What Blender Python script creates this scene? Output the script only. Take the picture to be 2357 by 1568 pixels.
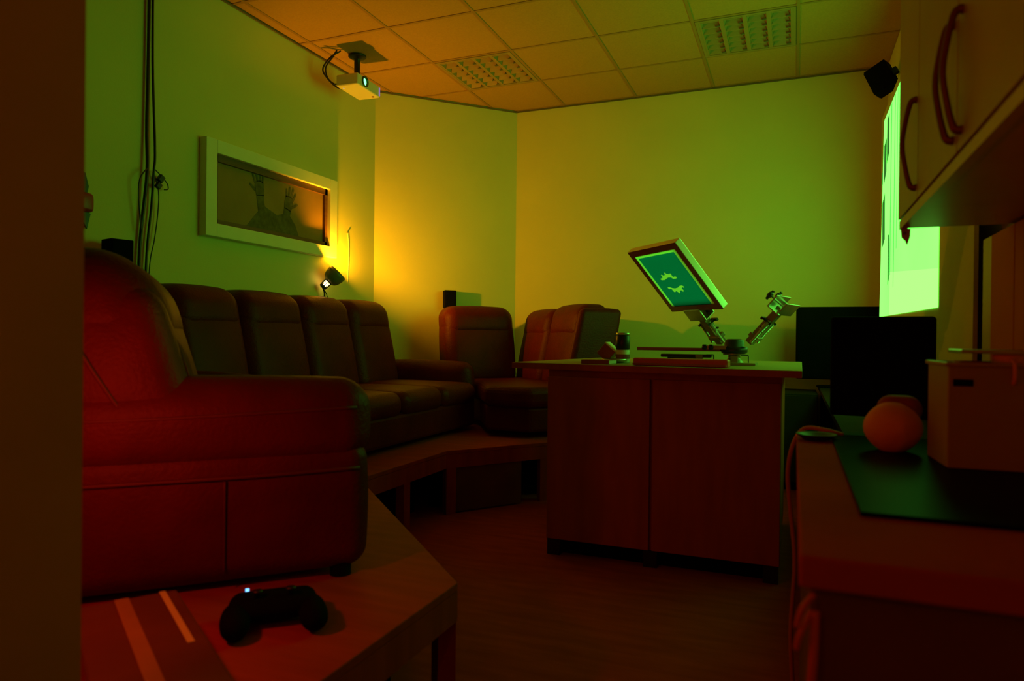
import bpy, bmesh, math, random
from mathutils import Vector, Matrix
from mathutils.geometry import tessellate_polygon
random.seed(7)
PI = math.pi
for o in list(bpy.data.objects):
    bpy.data.objects.remove(o, do_unlink=True)
S = bpy.context.scene
C = S.collection

# ------------------------------------------------------------------ camera
yaw, pit, rol = math.radians(22.2107), math.radians(-0.2374), math.radians(0.6033)
F = Vector((-math.sin(yaw)*math.cos(pit), math.cos(yaw)*math.cos(pit), math.sin(pit)))
R0 = Vector((math.cos(yaw), math.sin(yaw), 0)); U0 = R0.cross(F)
R = R0*math.cos(rol) + U0*math.sin(rol); U = U0*math.cos(rol) - R0*math.sin(rol)
cd = bpy.data.cameras.new('camera'); cam = bpy.data.objects.new('camera', cd); C.objects.link(cam)
m = Matrix((R, U, -F)).transposed().to_4x4(); m.translation = (0, 0, 1.0); cam.matrix_world = m
cd.sensor_width = 36; cd.lens = 1591.3*36/2357; cd.clip_start = 0.02
cd.dof.use_dof = True; cd.dof.focus_distance = 4.4; cd.dof.aperture_fstop = 3.2
S.camera = cam

# ------------------------------------------------------------------ world, lights, exposure
w = bpy.data.worlds.new('world'); S.world = w; w.use_nodes = True
w.node_tree.nodes['Background'].inputs[0].default_value = (0, 0, 0, 1)
w.node_tree.nodes['Background'].inputs[1].default_value = 0
S.view_settings.view_transform = 'Standard'; S.view_settings.look = 'None'
S.view_settings.gamma = 1; S.view_settings.exposure = 0; S.view_settings.use_curve_mapping = False

def point(name, loc, col, power, rad):
    l = bpy.data.lights.new(name, 'POINT'); l.color = col; l.energy = power; l.shadow_soft_size = rad
    o = bpy.data.objects.new(name, l); C.objects.link(o); o.location = loc
    return o
LAMP_COL = (1.0, 0.40, 0.008)
LAMP_POWER = 51.0
SCREEN_GAIN = 3.2
# the kitchenette's weak orange bulb, in the passage behind the camera
point('kitchenette_bulb', (-0.35, -0.75, 1.75), (1.0, 0.20, 0.008), 3.3, 0.06)
# a red standby lamp just behind the partition edge, beside the near sofa
point('red_standby_lamp', (-1.20, 0.83, 0.86), (1.0, 0.05, 0.012), 4.3, 0.03)

# ------------------------------------------------------------------ materials
def mat(name, col, rough=0.5, metal=0.0, spec=0.5, var=0.12, scale=8.0, bump=0.0, bscale=60.0, stretch=None):
    m = bpy.data.materials.new(name); m.use_nodes = True
    nt = m.node_tree; n = nt.nodes; b = n['Principled BSDF']
    b.inputs['Roughness'].default_value = rough; b.inputs['Metallic'].default_value = metal
    b.inputs['Specular IOR Level'].default_value = spec
    tc = n.new('ShaderNodeTexCoord'); mp = n.new('ShaderNodeMapping')
    if stretch: mp.inputs['Scale'].default_value = stretch
    nt.links.new(tc.outputs['Object'], mp.inputs[0])
    nz = n.new('ShaderNodeTexNoise'); nz.inputs['Scale'].default_value = scale; nz.inputs['Detail'].default_value = 5
    nt.links.new(mp.outputs[0], nz.inputs['Vector'])
    cr = n.new('ShaderNodeValToRGB')
    cr.color_ramp.elements[0].position = 0.3; cr.color_ramp.elements[1].position = 0.7
    cr.color_ramp.elements[0].color = (*[c*(1-var) for c in col], 1)
    cr.color_ramp.elements[1].color = (*[min(1, c*(1+var)) for c in col], 1)
    nt.links.new(nz.outputs['Fac'], cr.inputs[0]); nt.links.new(cr.outputs[0], b.inputs['Base Color'])
    if bump:
        nb = n.new('ShaderNodeTexNoise'); nb.inputs['Scale'].default_value = bscale; nb.inputs['Detail'].default_value = 4
        nt.links.new(mp.outputs[0], nb.inputs['Vector'])
        bp = n.new('ShaderNodeBump'); bp.inputs['Strength'].default_value = bump; bp.inputs['Distance'].default_value = 0.01
        nt.links.new(nb.outputs['Fac'], bp.inputs['Height']); nt.links.new(bp.outputs[0], b.inputs['Normal'])
    return m

def glow(name, col, strength, var=0.0, scale=3.0):
    m = bpy.data.materials.new(name); m.use_nodes = True
    nt = m.node_tree; n = nt.nodes; n.clear()
    out = n.new('ShaderNodeOutputMaterial'); e = n.new('ShaderNodeEmission')
    e.inputs[1].default_value = strength; e.inputs[0].default_value = (*col, 1)
    if var:
        tc = n.new('ShaderNodeTexCoord'); nz = n.new('ShaderNodeTexNoise'); nz.inputs['Scale'].default_value = scale
        nt.links.new(tc.outputs['Object'], nz.inputs['Vector'])
        cr = n.new('ShaderNodeValToRGB'); cr.color_ramp.elements[0].position = .35; cr.color_ramp.elements[1].position = .65
        cr.color_ramp.elements[0].color = (*[c*(1-var) for c in col], 1); cr.color_ramp.elements[1].color = (*col, 1)
        nt.links.new(nz.outputs['Fac'], cr.inputs[0]); nt.links.new(cr.outputs[0], e.inputs[0])
    nt.links.new(e.outputs[0], out.inputs[0])
    return m

M = {}
M['wall'] = mat('cream_wall_paint', (.68, .63, .24), .75, spec=.25, var=.03, scale=2, bump=.08, bscale=120)
M['ceil'] = mat('ceiling_tile', (.52, .28, .07), .9, spec=.1, var=.06, scale=90, bump=.15, bscale=200)
M['ceilbar'] = mat('ceiling_bar', (.40, .21, .05), .7, spec=.1, var=.03)
M['partition'] = mat('brown_partition', (.56, .19, .06), .8, spec=.05, var=.08, scale=3)
M['floor'] = mat('brown_floor', (.36, .05, .015), .8, spec=.02, var=.15, scale=4, stretch=(1, 6, 1))
M['shadowgap'] = mat('shadow_gap_trim', (.16, .12, .06), .6, var=.05)
M['whitepaint'] = mat('white_frame_paint', (.78, .76, .55), .45, var=.03)
M['brownwood'] = mat('dark_brown_wood', (.14, .055, .025), .5, var=.2, scale=6, stretch=(1, 1, 8))
M['paper'] = mat('olive_art_paper', (.33, .18, .05), .6, spec=.15, var=.1, scale=5)
M['ink'] = mat('dark_drawing_ink', (.13, .10, .035), .7, spec=.2, var=.3, scale=30)
M['leather'] = mat('red_leather', (.105, .007, .004), .48, spec=.14, var=.18, scale=7, bump=.25, bscale=90)
M['seam'] = mat('dark_red_seam', (.10, .006, .005), .6, var=.1)
M['platform'] = mat('brown_platform_board', (.35, .055, .018), .6, spec=.06, var=.15, scale=3, stretch=(1, 8, 1))
M['platdark'] = mat('dark_platform_panel', (.12, .06, .04), .6, var=.15)
M['black'] = mat('black_plastic', (.012, .012, .012), .4, var=.2)
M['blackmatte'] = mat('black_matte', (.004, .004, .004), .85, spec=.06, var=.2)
M['blackglass'] = mat('black_glossy_glass', (.005, .005, .005), .4, spec=.012, var=.1)
M['offwhite'] = mat('offwhite_plastic', (.74, .71, .60), .42, var=.03)
M['steel'] = mat('brushed_steel', (.62, .60, .52), .3, metal=.9, var=.1, scale=30)
M['louvre'] = mat('lamp_louvre_metal', (.38, .24, .08), .5, metal=0, var=.04)
M['gapshade'] = mat('blade_gap_shade', (.10, .09, .05), .6, var=.1)
M['pressmetal'] = mat('painted_press_metal', (.30, .24, .13), .35, metal=.4, var=.1)
M['tablefront'] = mat('brown_table_front', (.45, .10, .035), .55, spec=.08, var=.12, scale=3, stretch=(6, 6, 1))
M['tabletop'] = mat('pale_table_top', (.32, .24, .09), .5, spec=.15, var=.06)
M['mesh'] = mat('green_screen_emulsion', (.0, .16, .40), .7, spec=.05, var=.06, scale=10)
def translucent(m, col, f):
    nt = M[m].node_tree; n = nt.nodes
    t = n.new('ShaderNodeBsdfTranslucent'); t.inputs[0].default_value = (*col, 1)
    mx = n.new('ShaderNodeMixShader'); mx.inputs[0].default_value = f
    nt.links.new(n['Principled BSDF'].outputs[0], mx.inputs[1]); nt.links.new(t.outputs[0], mx.inputs[2])
    nt.links.new(mx.outputs[0], n['Material Output'].inputs[0])
M['meshpale'] = mat('pale_screen_mesh', (.55, .62, .34), .6, var=.04)
translucent('mesh', (.0, .36, .98), .45)
translucent('meshpale', (.80, .90, .40), .8)
M['frameside'] = mat('white_screen_frame', (.95, .95, .85), .36, metal=.95, var=.03)
M['redbar'] = mat('red_orange_plastic', (.62, .10, .02), .4, var=.08)
M['cabdoor'] = mat('cream_cabinet_door', (.46, .27, .08), .4, spec=.2, var=.05)
M['cabinet'] = mat('pale_cabinet_board', (.58, .42, .2), .4, var=.05)
M['handle'] = mat('dark_red_handle', (.22, .06, .045), .35, metal=.2, var=.1)
M['counter'] = mat('brown_worktop', (.44, .07, .02), .8, spec=.02, var=.15, scale=5)
M['counterdark'] = mat('dark_red_brown_panel', (.16, .06, .05), .5, var=.12)
M['boxplastic'] = mat('dull_white_plastic', (.42, .24, .14), .4, var=.06)
M['paperwrap'] = mat('crumpled_paper_wrap', (.95, .30, .15), .7, var=.12, scale=14, bump=.5, bscale=18)
M['redcup'] = mat('red_cup', (.35, .02, .02), .4, var=.1)
M['cordred'] = mat('orange_cord', (.50, .14, .04), .5, var=.05)
M['deskwood'] = mat('dark_desk_board', (.04, .025, .015), .9, spec=.03, var=.1)
M['cardred'] = mat('dark_red_card', (.25, .06, .03), .35, var=.1)
M['casebrown'] = mat('glossy_brown_case', (.12, .04, .02), .3, spec=.4, var=.15)
M['tape'] = mat('pale_brown_tape', (.28, .13, .055), .5, var=.15)
M['clothdark'] = mat('screen_board', (.60, .55, .22), .8, var=.04)
M['reflector'] = mat('pale_lamp_reflector', (.70, .62, .40), .5, var=.03)
M['lampshade'] = mat('dark_green_shade', (.16, .15, .08), .45, var=.08)
G = SCREEN_GAIN
M['image'] = glow('projected_image_light', (.40, 1.0*G, .23), 1.0, var=.10, scale=1.5)
M['imagebright'] = glow('projected_bright_band', (.50, 1.12*G, .27), 1.0)
M['imagedim'] = glow('projected_dim_stripe', (.10, .72, .09), 1.0)
M['imagedark'] = glow('projected_dark_patch', (.03, .16, .02), 1.0)
M['bulb'] = glow('lamp_bulb_glow', (1.0, .62, .16), 24.0)
M['lens'] = glow('projector_lens_glow', (.25, 1.6, .45), 2.0)
M['led'] = glow('blue_led', (.25, .75, 1.6), 1.5)
M['violet'] = glow('violet_vent_light', (.30, .17, .42), 1.0)
M['lensglass'] = mat('dark_lens_ring', (.02, .06, .03), .2, var=.1)

# ------------------------------------------------------------------ mesh helpers
I4 = Matrix.Identity(4)
def T(x, y, z): return Matrix.Translation((x, y, z))
def RX(a): return Matrix.Rotation(a, 4, 'X')
def RY(a): return Matrix.Rotation(a, 4, 'Y')
def RZ(a): return Matrix.Rotation(a, 4, 'Z')

def nb(): return bmesh.new()
def box(bm, x0, x1, y0, y1, z0, z1, M4=I4, mi=0):
    vs = [bm.verts.new(M4 @ Vector(p)) for p in ((x0,y0,z0),(x1,y0,z0),(x1,y1,z0),(x0,y1,z0),(x0,y0,z1),(x1,y0,z1),(x1,y1,z1),(x0,y1,z1))]
    for f in ((3,2,1,0),(4,5,6,7),(0,1,5,4),(1,2,6,5),(2,3,7,6),(3,0,4,7)):
        fc = bm.faces.new([vs[i] for i in f]); fc.material_index = mi
    return bm
def prism(bm, poly, z0, z1, M4=I4, mi=0):
    lo = [bm.verts.new(M4 @ Vector((x, y, z0))) for x, y in poly]; hi = [bm.verts.new(M4 @ Vector((x, y, z1))) for x, y in poly]
    n = len(poly)
    fs = [bm.faces.new(lo[::-1]), bm.faces.new(hi)] + [bm.faces.new((lo[i], lo[(i+1)%n], hi[(i+1)%n], hi[i])) for i in range(n)]
    for f in fs: f.material_index = mi
    return bm
def lathe(bm, prof, M4=I4, seg=28, mi=0, close=False):
    rings = []
    for r, z in prof:
        if r < 1e-6: rings.append([bm.verts.new(M4 @ Vector((0, 0, z)))])
        else: rings.append([bm.verts.new(M4 @ Vector((r*math.cos(2*PI*i/seg), r*math.sin(2*PI*i/seg), z))) for i in range(seg)])
    prs = list(zip(rings, rings[1:]))
    if close: prs.append((rings[-1], rings[0]))
    for a, b in prs:
        for i in range(seg):
            j = (i+1) % seg
            if len(a) == 1 and len(b) == 1: continue
            if len(a) == 1: f = bm.faces.new((a[0], b[j], b[i]))
            elif len(b) == 1: f = bm.faces.new((a[i], a[j], b[0]))
            else: f = bm.faces.new((a[i], a[j], b[j], b[i]))
            f.smooth = True; f.material_index = mi
    return bm
def cyl(bm, p0, p1, r, r1=None, seg=20, mi=0):
    p0, p1 = Vector(p0), Vector(p1); d = p1-p0; L = d.length
    q = d.to_track_quat('Z', 'Y').to_matrix().to_4x4()
    r1 = r if r1 is None else r1
    return lathe(bm, [(0, 0), (r, 0), (r, 0), (r1, L), (r1, L), (0, L)], Matrix.Translation(p0) @ q, seg, mi)
def smoothpath(pts, n=6):
    P = [Vector(p) for p in pts]; out = []
    for i in range(len(P)-1):
        a = P[max(i-1, 0)]; b = P[i]; c = P[i+1]; d = P[min(i+2, len(P)-1)]
        for k in range(n):
            t = k/n
            out.append(.5*((2*b) + (c-a)*t + (2*a-5*b+4*c-d)*t*t + (3*b-a-3*c+d)*t**3))
    out.append(P[-1]); return out
def tube(bm, pts, r, seg=8, smooth=True, n=6, mi=0, flat=None):
    P = smoothpath(pts, n) if smooth else [Vector(p) for p in pts]
    up = Vector((0.123, 0.31, 0.94)); rings = []
    for i, p in enumerate(P):
        t = (P[min(i+1, len(P)-1)] - P[max(i-1, 0)]).normalized()
        s = t.cross(up)
        if s.length < 1e-3: s = t.cross(Vector((1, 0, 0)))
        s.normalize(); u = s.cross(t); up = u
        rr = r(i/(len(P)-1)) if callable(r) else r
        rings.append([bm.verts.new(p + s*(math.cos(2*PI*k/seg)*rr) + u*(math.sin(2*PI*k/seg)*rr)) for k in range(seg)])
    for a, b in zip(rings, rings[1:]):
        for k in range(seg):
            f = bm.faces.new((a[k], a[(k+1)%seg], b[(k+1)%seg], b[k])); f.smooth = True; f.material_index = mi
    bm.faces.new(rings[0][::-1]).material_index = mi; bm.faces.new(rings[-1]).material_index = mi
    return bm
def cushion(bm, x0, x1, y0, y1, z0, z1, r=.05, puff=0.02, fn=None, n=5, M4=I4):
    """a rounded, slightly puffed block; fn(Vector) bends it afterwards"""
    h = Vector(((x1-x0)/2, (y1-y0)/2, (z1-z0)/2)); c = Vector(((x1+x0)/2, (y1+y0)/2, (z1+z0)/2))
    r = min(r, h.x*.98, h.y*.98, h.z*.98)
    def coords(a):
        e = [a - r + r*math.tan(PI/4*k/4) for k in range(5)]
        inner = [-(a-r) + 2*(a-r)*k/n for k in range(1, n)]
        return [-v for v in e[::-1]] + inner + e
    cs = [coords(h.x), coords(h.y), coords(h.z)]
    cache = {}
    def V(p):
        key = (round(p.x, 6), round(p.y, 6), round(p.z, 6))
        if key in cache: return cache[key]
        q = Vector([max(-(h[i]-r), min(h[i]-r, p[i])) for i in range(3)])
        d = p-q
        v = q + d.normalized()*r
        f = [1-(abs(v[i])/h[i])**2 for i in range(3)]
        nn = d.normalized()
        wgt = [max(f[(i+1)%3], 0)*max(f[(i+2)%3], 0) for i in range(3)]
        v = v + Vector([nn[i]*puff*wgt[i] for i in range(3)])
        v = v + c
        if fn: v = fn(v)
        cache[key] = bm.verts.new(M4 @ v)
        return cache[key]
    for ax in range(3):
        a, b = (ax+1) % 3, (ax+2) % 3
        for sg in (-1, 1):
            for i in range(len(cs[a])-1):
                for j in range(len(cs[b])-1):
                    ps = []
                    for (ii, jj) in ((i, j), (i+1, j), (i+1, j+1), (i, j+1)):
                        p = Vector((0, 0, 0)); p[ax] = sg*h[ax]; p[a] = cs[a][ii]; p[b] = cs[b][jj]; ps.append(p)
                    if sg < 0: ps.reverse()
                    vs = [V(p) for p in ps]
                    if len(set(vs)) == 4:
                        f = bm.faces.new(vs); f.smooth = True
    return bm
def obj(name, bm, mt, parent=None, bevel=0.0, seg=2):
    me = bpy.data.meshes.new(name)
    bmesh.ops.recalc_face_normals(bm, faces=bm.faces[:])
    bm.to_mesh(me); bm.free()
    for x in (mt if isinstance(mt, (list, tuple)) else [mt]): me.materials.append(M[x])
    o = bpy.data.objects.new(name, me); C.objects.link(o)
    if parent: o.parent = parent
    if bevel:
        b = o.modifiers.new('bevel', 'BEVEL'); b.width = bevel; b.segments = seg; b.limit_method = 'ANGLE'; b.angle_limit = .6
    return o
def tag(o, label, cat, group=None, kind=None):
    o['label'] = label; o['category'] = cat
    if group: o['group'] = group
    if kind: o['kind'] = kind
    return o
def thing(name, label, cat, loc=(0, 0, 0), rz=0, group=None):
    o = bpy.data.objects.new(name, None); o.empty_display_size = .1; C.objects.link(o)
    o.location = loc; o.rotation_euler = (0, 0, rz)
    return tag(o, label, cat, group)
def struct(name, bm, mt, label, bevel=0, parent=None):
    o = obj(name, bm, mt, parent, bevel); o['kind'] = 'structure'; o['label'] = label; o['category'] = name.split('_')[0]
    return o

# ------------------------------------------------------------------ room shell
WX, EX, BY, SY, CZ = -3.09, 0.59, 5.525, -1.6, 2.942
CH0, CH1 = (WX, 4.656), (-2.23, BY)               # the slanted corner wall
struct('floor', box(nb(), WX-.1, EX+.1, SY-.1, BY+.1, -.05, 0), 'floor', 'brown floor of the room')
struct('wall_left', box(nb(), WX-.1, WX, SY, 4.70, 0, 3.05), 'wall', 'cream left wall carrying the framed picture')
struct('wall_corner', prism(nb(), [CH0, CH1, (CH1[0]-.07, CH1[1]+.07), (CH0[0]-.07, CH0[1]+.07)], 0, 3.05), 'wall', 'cream slanted wall across the far left corner')
struct('wall_back', box(nb(), CH1[0]-.02, EX+.1, BY, BY+.1, 0, 3.05), 'wall', 'cream back wall behind the worktable')
struct('wall_right', box(nb(), EX, EX+.1, SY, BY, 0, 3.05), 'wall', 'cream right wall behind the projected image')
struct('wall_behind', box(nb(), WX, EX, SY-.1, SY, 0, 3.05), 'wall', 'cream wall behind the camera')
struct('wall_near', box(nb(), -1.05, -.95, SY, .690, 0, CZ), 'partition', 'brown partition edge at the left of the frame')
# suspended ceiling: tiles lie a little above the visible bars; the two lamp cells stay open
XS = [-3.0+.6*k for k in range(7)]; YS = [4.92-.59*k for k in range(-1, 12)]
lamp_cells = [(-2.4, -1.8, 4.33, 4.92), (-.6, 0.0, 4.33, 4.92)]
bm = nb()
xs = [WX-.09] + XS; ys = sorted([BY+.09] + YS + [SY-.09])
ys = [y for y in ys if SY-.1 <= y <= BY+.1]; xs = [x for x in xs if x <= EX+.1]
xs.append(EX+.09)
for a, b in zip(xs, xs[1:]):
    for c, d in zip(ys, ys[1:]):
        if any(abs(a-l[0]) < .02 and abs(c-l[2]) < .02 for l in lamp_cells): continue
        box(bm, a, b, c, d, CZ+.006, CZ+.03)
for x in XS: box(bm, x-.010, x+.010, SY, BY, CZ+.002, CZ+.007, mi=1)
for y in YS:
    if SY < y < BY: box(bm, WX, EX, y-.010, y+.010, CZ+.0025, CZ+.0068, mi=1)
struct('ceiling', bm, ['ceil', 'ceilbar'], 'suspended ceiling of square tiles')
# wall angle whose dark colour stands in for the shadow gap under the ceiling
struct('trim_1', box(nb(), WX, WX+.012, .77, 4.66, CZ-.010, CZ-.001), 'shadowgap', 'dark shadow-gap strip along left wall and ceiling')
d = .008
struct('trim_2', prism(nb(), [CH0, CH1, (CH1[0]+d, CH1[1]-d), (CH0[0]+d, CH0[1]-d)], CZ-.011, CZ-.001), 'shadowgap', 'dark shadow-gap strip along the slanted wall and ceiling')
struct('trim_3', box(nb(), CH1[0], EX, BY-.009, BY, CZ-.009, CZ-.001), 'shadowgap', 'dark shadow-gap strip along back wall and ceiling')

# ------------------------------------------------------------------ projected picture on the right
ps = thing('projection_screen', 'glowing green projected image on a pale board along the right wall', 'projection screen', (.5, 0, 0))
bm = box(nb(), .002, .014, 2.475, 4.985, .69, 2.42)
obj('screen_board', bm, 'clothdark', ps)
def quadx(bm, x, pts, mi=0):
    f = bm.faces.new([bm.verts.new((x, y, z)) for y, z in pts]); f.material_index = mi; return bm
obj('projected_image', quadx(nb(), 0.0, [(3.02, 1.131), (4.964, 1.156), (4.839, 2.364), (3.02, 2.375)]), 'image', ps)
def sheet(x, pts):
    bm = nb(); n = len(pts)
    a = [bm.verts.new((x, y, z)) for y, z in pts]; b = [bm.verts.new((x+.0006, y, z)) for y, z in pts]
    bm.faces.new(a); bm.faces.new(b[::-1])
    for i in range(n): bm.faces.new((a[i], a[(i+1)%n], b[(i+1)%n], b[i]))
    return bm
obj('bright_band', sheet(-.001, [(3.02, 1.131), (4.46, 1.150), (4.46, 1.396), (3.02, 1.279)]), 'imagebright', ps)
for y0, y1, z0, z1 in ((4.30, 4.325, 1.30, 2.36), (4.45, 4.48, 1.38, 2.36), (4.20, 4.215, 1.5, 2.36)):
    obj('image_stripe', sheet(-.001, [(y0, z0), (y1, z0), (y1, z1), (y0, z1)]), 'imagedim', ps)
for pts in ([(4.56, 2.10), (4.66, 2.06), (4.66, 2.32), (4.56, 2.33)], [(4.68, 2.02), (4.80, 1.96), (4.80, 2.20), (4.68, 2.22)],
            [(4.72, 1.62), (4.84, 1.58), (4.86, 1.86), (4.74, 1.90)], [(4.86, 1.98), (4.90, 1.97), (4.90, 2.06), (4.86, 2.05)], [(4.50, 1.36), (4.56, 1.33), (4.56, 1.62), (4.52, 1.62)]):
    obj('image_patch', sheet(-.0015, pts), 'imagedark', ps)

# ------------------------------------------------------------------ platform under the sofas
PZ = .36
pf = thing('seating_platform', 'low brown platform with open dark sides carrying the sofas', 'platform', (-2, 2.5, 0))
def loc(poly): return [(x+2, y-2.5) for x, y in poly]
edge = [(-.805, .695), (-.805, 1.615), (-1.541, 2.355), (-1.80, 2.617), (-1.80, 3.45), (-1.43, 3.97), (-.95, 4.45), (-.95, BY-.01)]
poly = edge + [(-2.235, BY-.01), (WX+.01, 4.65), (WX+.01, .695)]
obj('platform_top', prism(nb(), loc(poly), PZ-.022, PZ), 'platform', pf, .003)
le = loc(edge)
# rim boards, posts and black panels standing in for the unlit space behind openings
def offs(p, q, dist):
    v = (Vector(q)-Vector(p)).normalized(); return Vector((-v.y, v.x))*dist

for k, (a, b) in enumerate(zip(le, le[1:])):
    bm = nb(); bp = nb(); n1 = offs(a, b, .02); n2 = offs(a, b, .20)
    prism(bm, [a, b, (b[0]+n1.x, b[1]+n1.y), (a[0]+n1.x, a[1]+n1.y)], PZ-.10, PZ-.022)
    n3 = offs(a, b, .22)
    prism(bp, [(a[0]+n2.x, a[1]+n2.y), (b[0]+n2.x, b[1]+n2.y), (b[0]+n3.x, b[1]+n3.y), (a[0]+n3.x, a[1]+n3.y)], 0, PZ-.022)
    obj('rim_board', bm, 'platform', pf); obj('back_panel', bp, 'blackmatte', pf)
    L = (Vector(b)-Vector(a)).length; u = (Vector(b)-Vector(a)).normalized(); nn = offs(a, b, 1)
    n = max(1, round(L/.5))
    for i in range(n + (k == len(le)-2)):
        post = nb(); c = Vector(a) + u*(.035 + (L-.07)*i/n)
        q = [c-u*.03+nn*.002, c+u*.03+nn*.002, c+u*.03+nn*.05, c-u*.03+nn*.05]
        prism(post, [(v.x, v.y) for v in q], 0, PZ-.10)
        obj('post', post, 'platform', pf)
pa, pb = Vector(loc([(-1.43, 3.97)])[0]), Vector(loc([(-1.80, 3.45)])[0])
v = (pa-pb); nn = Vector((-v.y, v.x)).normalized()
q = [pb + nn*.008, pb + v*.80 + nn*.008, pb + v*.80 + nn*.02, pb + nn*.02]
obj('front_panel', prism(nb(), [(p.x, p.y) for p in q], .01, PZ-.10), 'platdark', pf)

# ------------------------------------------------------------------ sofas
def lean(z0, k, ax=0, curl=0.0, z1=1.2):
    def fn(v):
        t = max(0, v.z-z0); v = v.copy(); v[ax] -= k*t + curl*max(0, v.z-z1)**2
        return v
    return fn
def wedge_post(bm, x0, x1, y0, y1, z0, z1): return box(bm, x0, x1, y0, y1, z0, z1)

# long sofa along the left wall, local +x = forward (into the room), y along the wall
ls = thing('sofa', 'long dark red leather sofa with four backs along the left wall below the picture', 'sofa', (-3.04, 2.42, PZ))
W = 1.98
obj('base', box(nb(), .10, .985, .0, W-.03, .03, .20), 'leather', ls, .02)
for k, (x, y) in enumerate(((.16, .06), (.80, .06), (.16, W-.06), (.80, W-.06))):
    obj('foot', cyl(nb(), (x, y, 0), (x, y, .06), .03), 'blackmatte', ls)
bounds = [.03, .48, .98, 1.46, 1.95]
for a, b in zip(bounds, bounds[1:]):
    obj('seat_cushion', cushion(nb(), .26, 1.0, a+.004, b-.004, .18, .325, .06, .015), 'leather', ls)
    fn = lean(.30, .22)
    bk = obj('backrest', cushion(nb(), .14, .40, a+.004, b-.004, .28, .80, .07, .020, fn), 'leather', ls)
    bk2 = obj('headrest', cushion(nb(), .13, .408, a+.004, b-.004, .655, .885, .085, .012, fn), 'leather', bk)
obj('armrest', cushion(nb(), .14, .92, W-.03, W+.12, .06, .46, .07, .015), 'leather', ls)
obj('armrest', cushion(nb(), .14, .92, -.12, .03, .06, .46, .07, .015), 'leather', ls)

# near sofa unit, its arm side turned to the camera; local +x = forward, y = sideways
ns = thing('sofa', 'red leather sofa unit in the left foreground, big padded arm side towards the camera', 'sofa', (-1.30, 1.30, PZ), PI/4)
obj('armrest', cushion(nb(), -.62, .37, .0, .17, .30, .525, .075, .012), 'leather', ns)
sp = obj('arm_panel', cushion(nb(), -.60, .365, .006, .16, .025, .36, .05, .010), 'leather', ns)
obj('arm_panel_seam', tube(nb(), [(-.58, .001, .287), (-.2, -.006, .287), (.1, -.007, .288), (.34, .001, .292)], .005, n=4), 'seam', sp)
obj('arm_panel_seam', tube(nb(), [(.01, -.007, .28), (.01, -.007, .16), (.01, 0, .05)], .0035, n=4), 'seam', sp)
obj('arm_seam', tube(nb(), [(-.60, -.001, .435), (-.2, -.008, .437), (.1, -.008, .445), (.33, -.001, .452)], .005, n=4), 'seam', ns)
obj('seat_base', box(nb(), -.55, .33, .17, .68, .05, .20), 'leather', ns, .02)
obj('seat_cushion', cushion(nb(), -.25, .36, .172, .69, .18, .345, .06, .02), 'leather', ns)
fnb = lean(.45, .30)
bk = obj('backrest', cushion(nb(), -.42, -.055, .01, .66, .36, .77, .07, .012, fnb), 'leather', ns)
hd = obj('headrest', cushion(nb(), -.46, -.05, .008, .662, .56, .845, .125, .010, fnb), 'leather', bk)
obj('back_panel_seam', tube(nb(), [(-.385, .002, .80), (-.34, -.008, .68), (-.27, -.008, .55), (-.205, .003, .44)], .005, n=4), 'seam', bk)
for dy in (.08, .13, .19):
    obj('leather_fold', tube(nb(), [(-.155, dy, .70), (-.115, dy+.012, .62), (-.085, dy+.005, .54), (-.05, dy+.02, .44)], lambda t: .004+.012*math.sin(PI*t), n=4), 'leather', bk)
for x, y in ((.30, .05), (-.5, .05), (.30, .63), (-.5, .63)):
    obj('foot', cyl(nb(), (x, y, 0), (x, y, .05), .028), 'blackmatte', ns)

# corner sofa behind the worktable
cs_ = thing('sofa', 'dark leather corner sofa with three backs in the far corner behind the worktable', 'sofa', (-1.9, 4.7, PZ))
q = 1/math.sqrt(2)
def place(cx, cy, rz): return T(cx+1.9, cy-4.7, 0) @ RZ(rz)
PA = place(-2.345, 4.955, -PI/4)                   # chair section facing the camera: local +x forward
fnA = lean(.35, .20)
b1 = obj('backrest', cushion(nb(), -.02, .24, -.275, .275, .28, .79, .07, .02, fnA, M4=PA), 'leather', cs_)
obj('headrest', cushion(nb(), -.03, .248, -.275, .275, .64, .875, .085, .012, fnA, M4=PA), 'leather', b1)
PB = place(-1.25, 4.60, -PI*.75)                   # two-back section facing left; local y runs to the near end
for k, (a, b) in enumerate(((-.98, -.50), (-.50, -.02))):
    bb = obj('backrest', cushion(nb(), -.02, .20, a+.003, b-.003, .28, .77, .06, .02, fnA, M4=PB), 'leather', cs_)
    obj('headrest', cushion(nb(), -.03, .208, a+.003, b-.003, .63, .855+.02*k, .075, .012, fnA, M4=PB), 'leather', bb)
obj('side_panel', cushion(nb(), -.08, .24, -.02, .05, .06, .84, .035, .01, lean(.35, .20), M4=PB), 'leather', cs_)
seatp = [(-2.46, 4.84), (-2.08, 4.46), (-1.84, 4.05), (-1.53, 4.04), (-1.24, 4.36), (-1.20, 4.64), (-1.85, 5.28), (-2.10, 5.20)]
lsp = [(x+1.9, y-4.7) for x, y in seatp]
obj('base', prism(nb(), [(x*.96, y*.96+.01) for x, y in lsp], .04, .20), 'leather', cs_, .02)
obj('seat_cushion', prism(nb(), lsp, .195, .33), 'leather', cs_, .045, 4)

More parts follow.
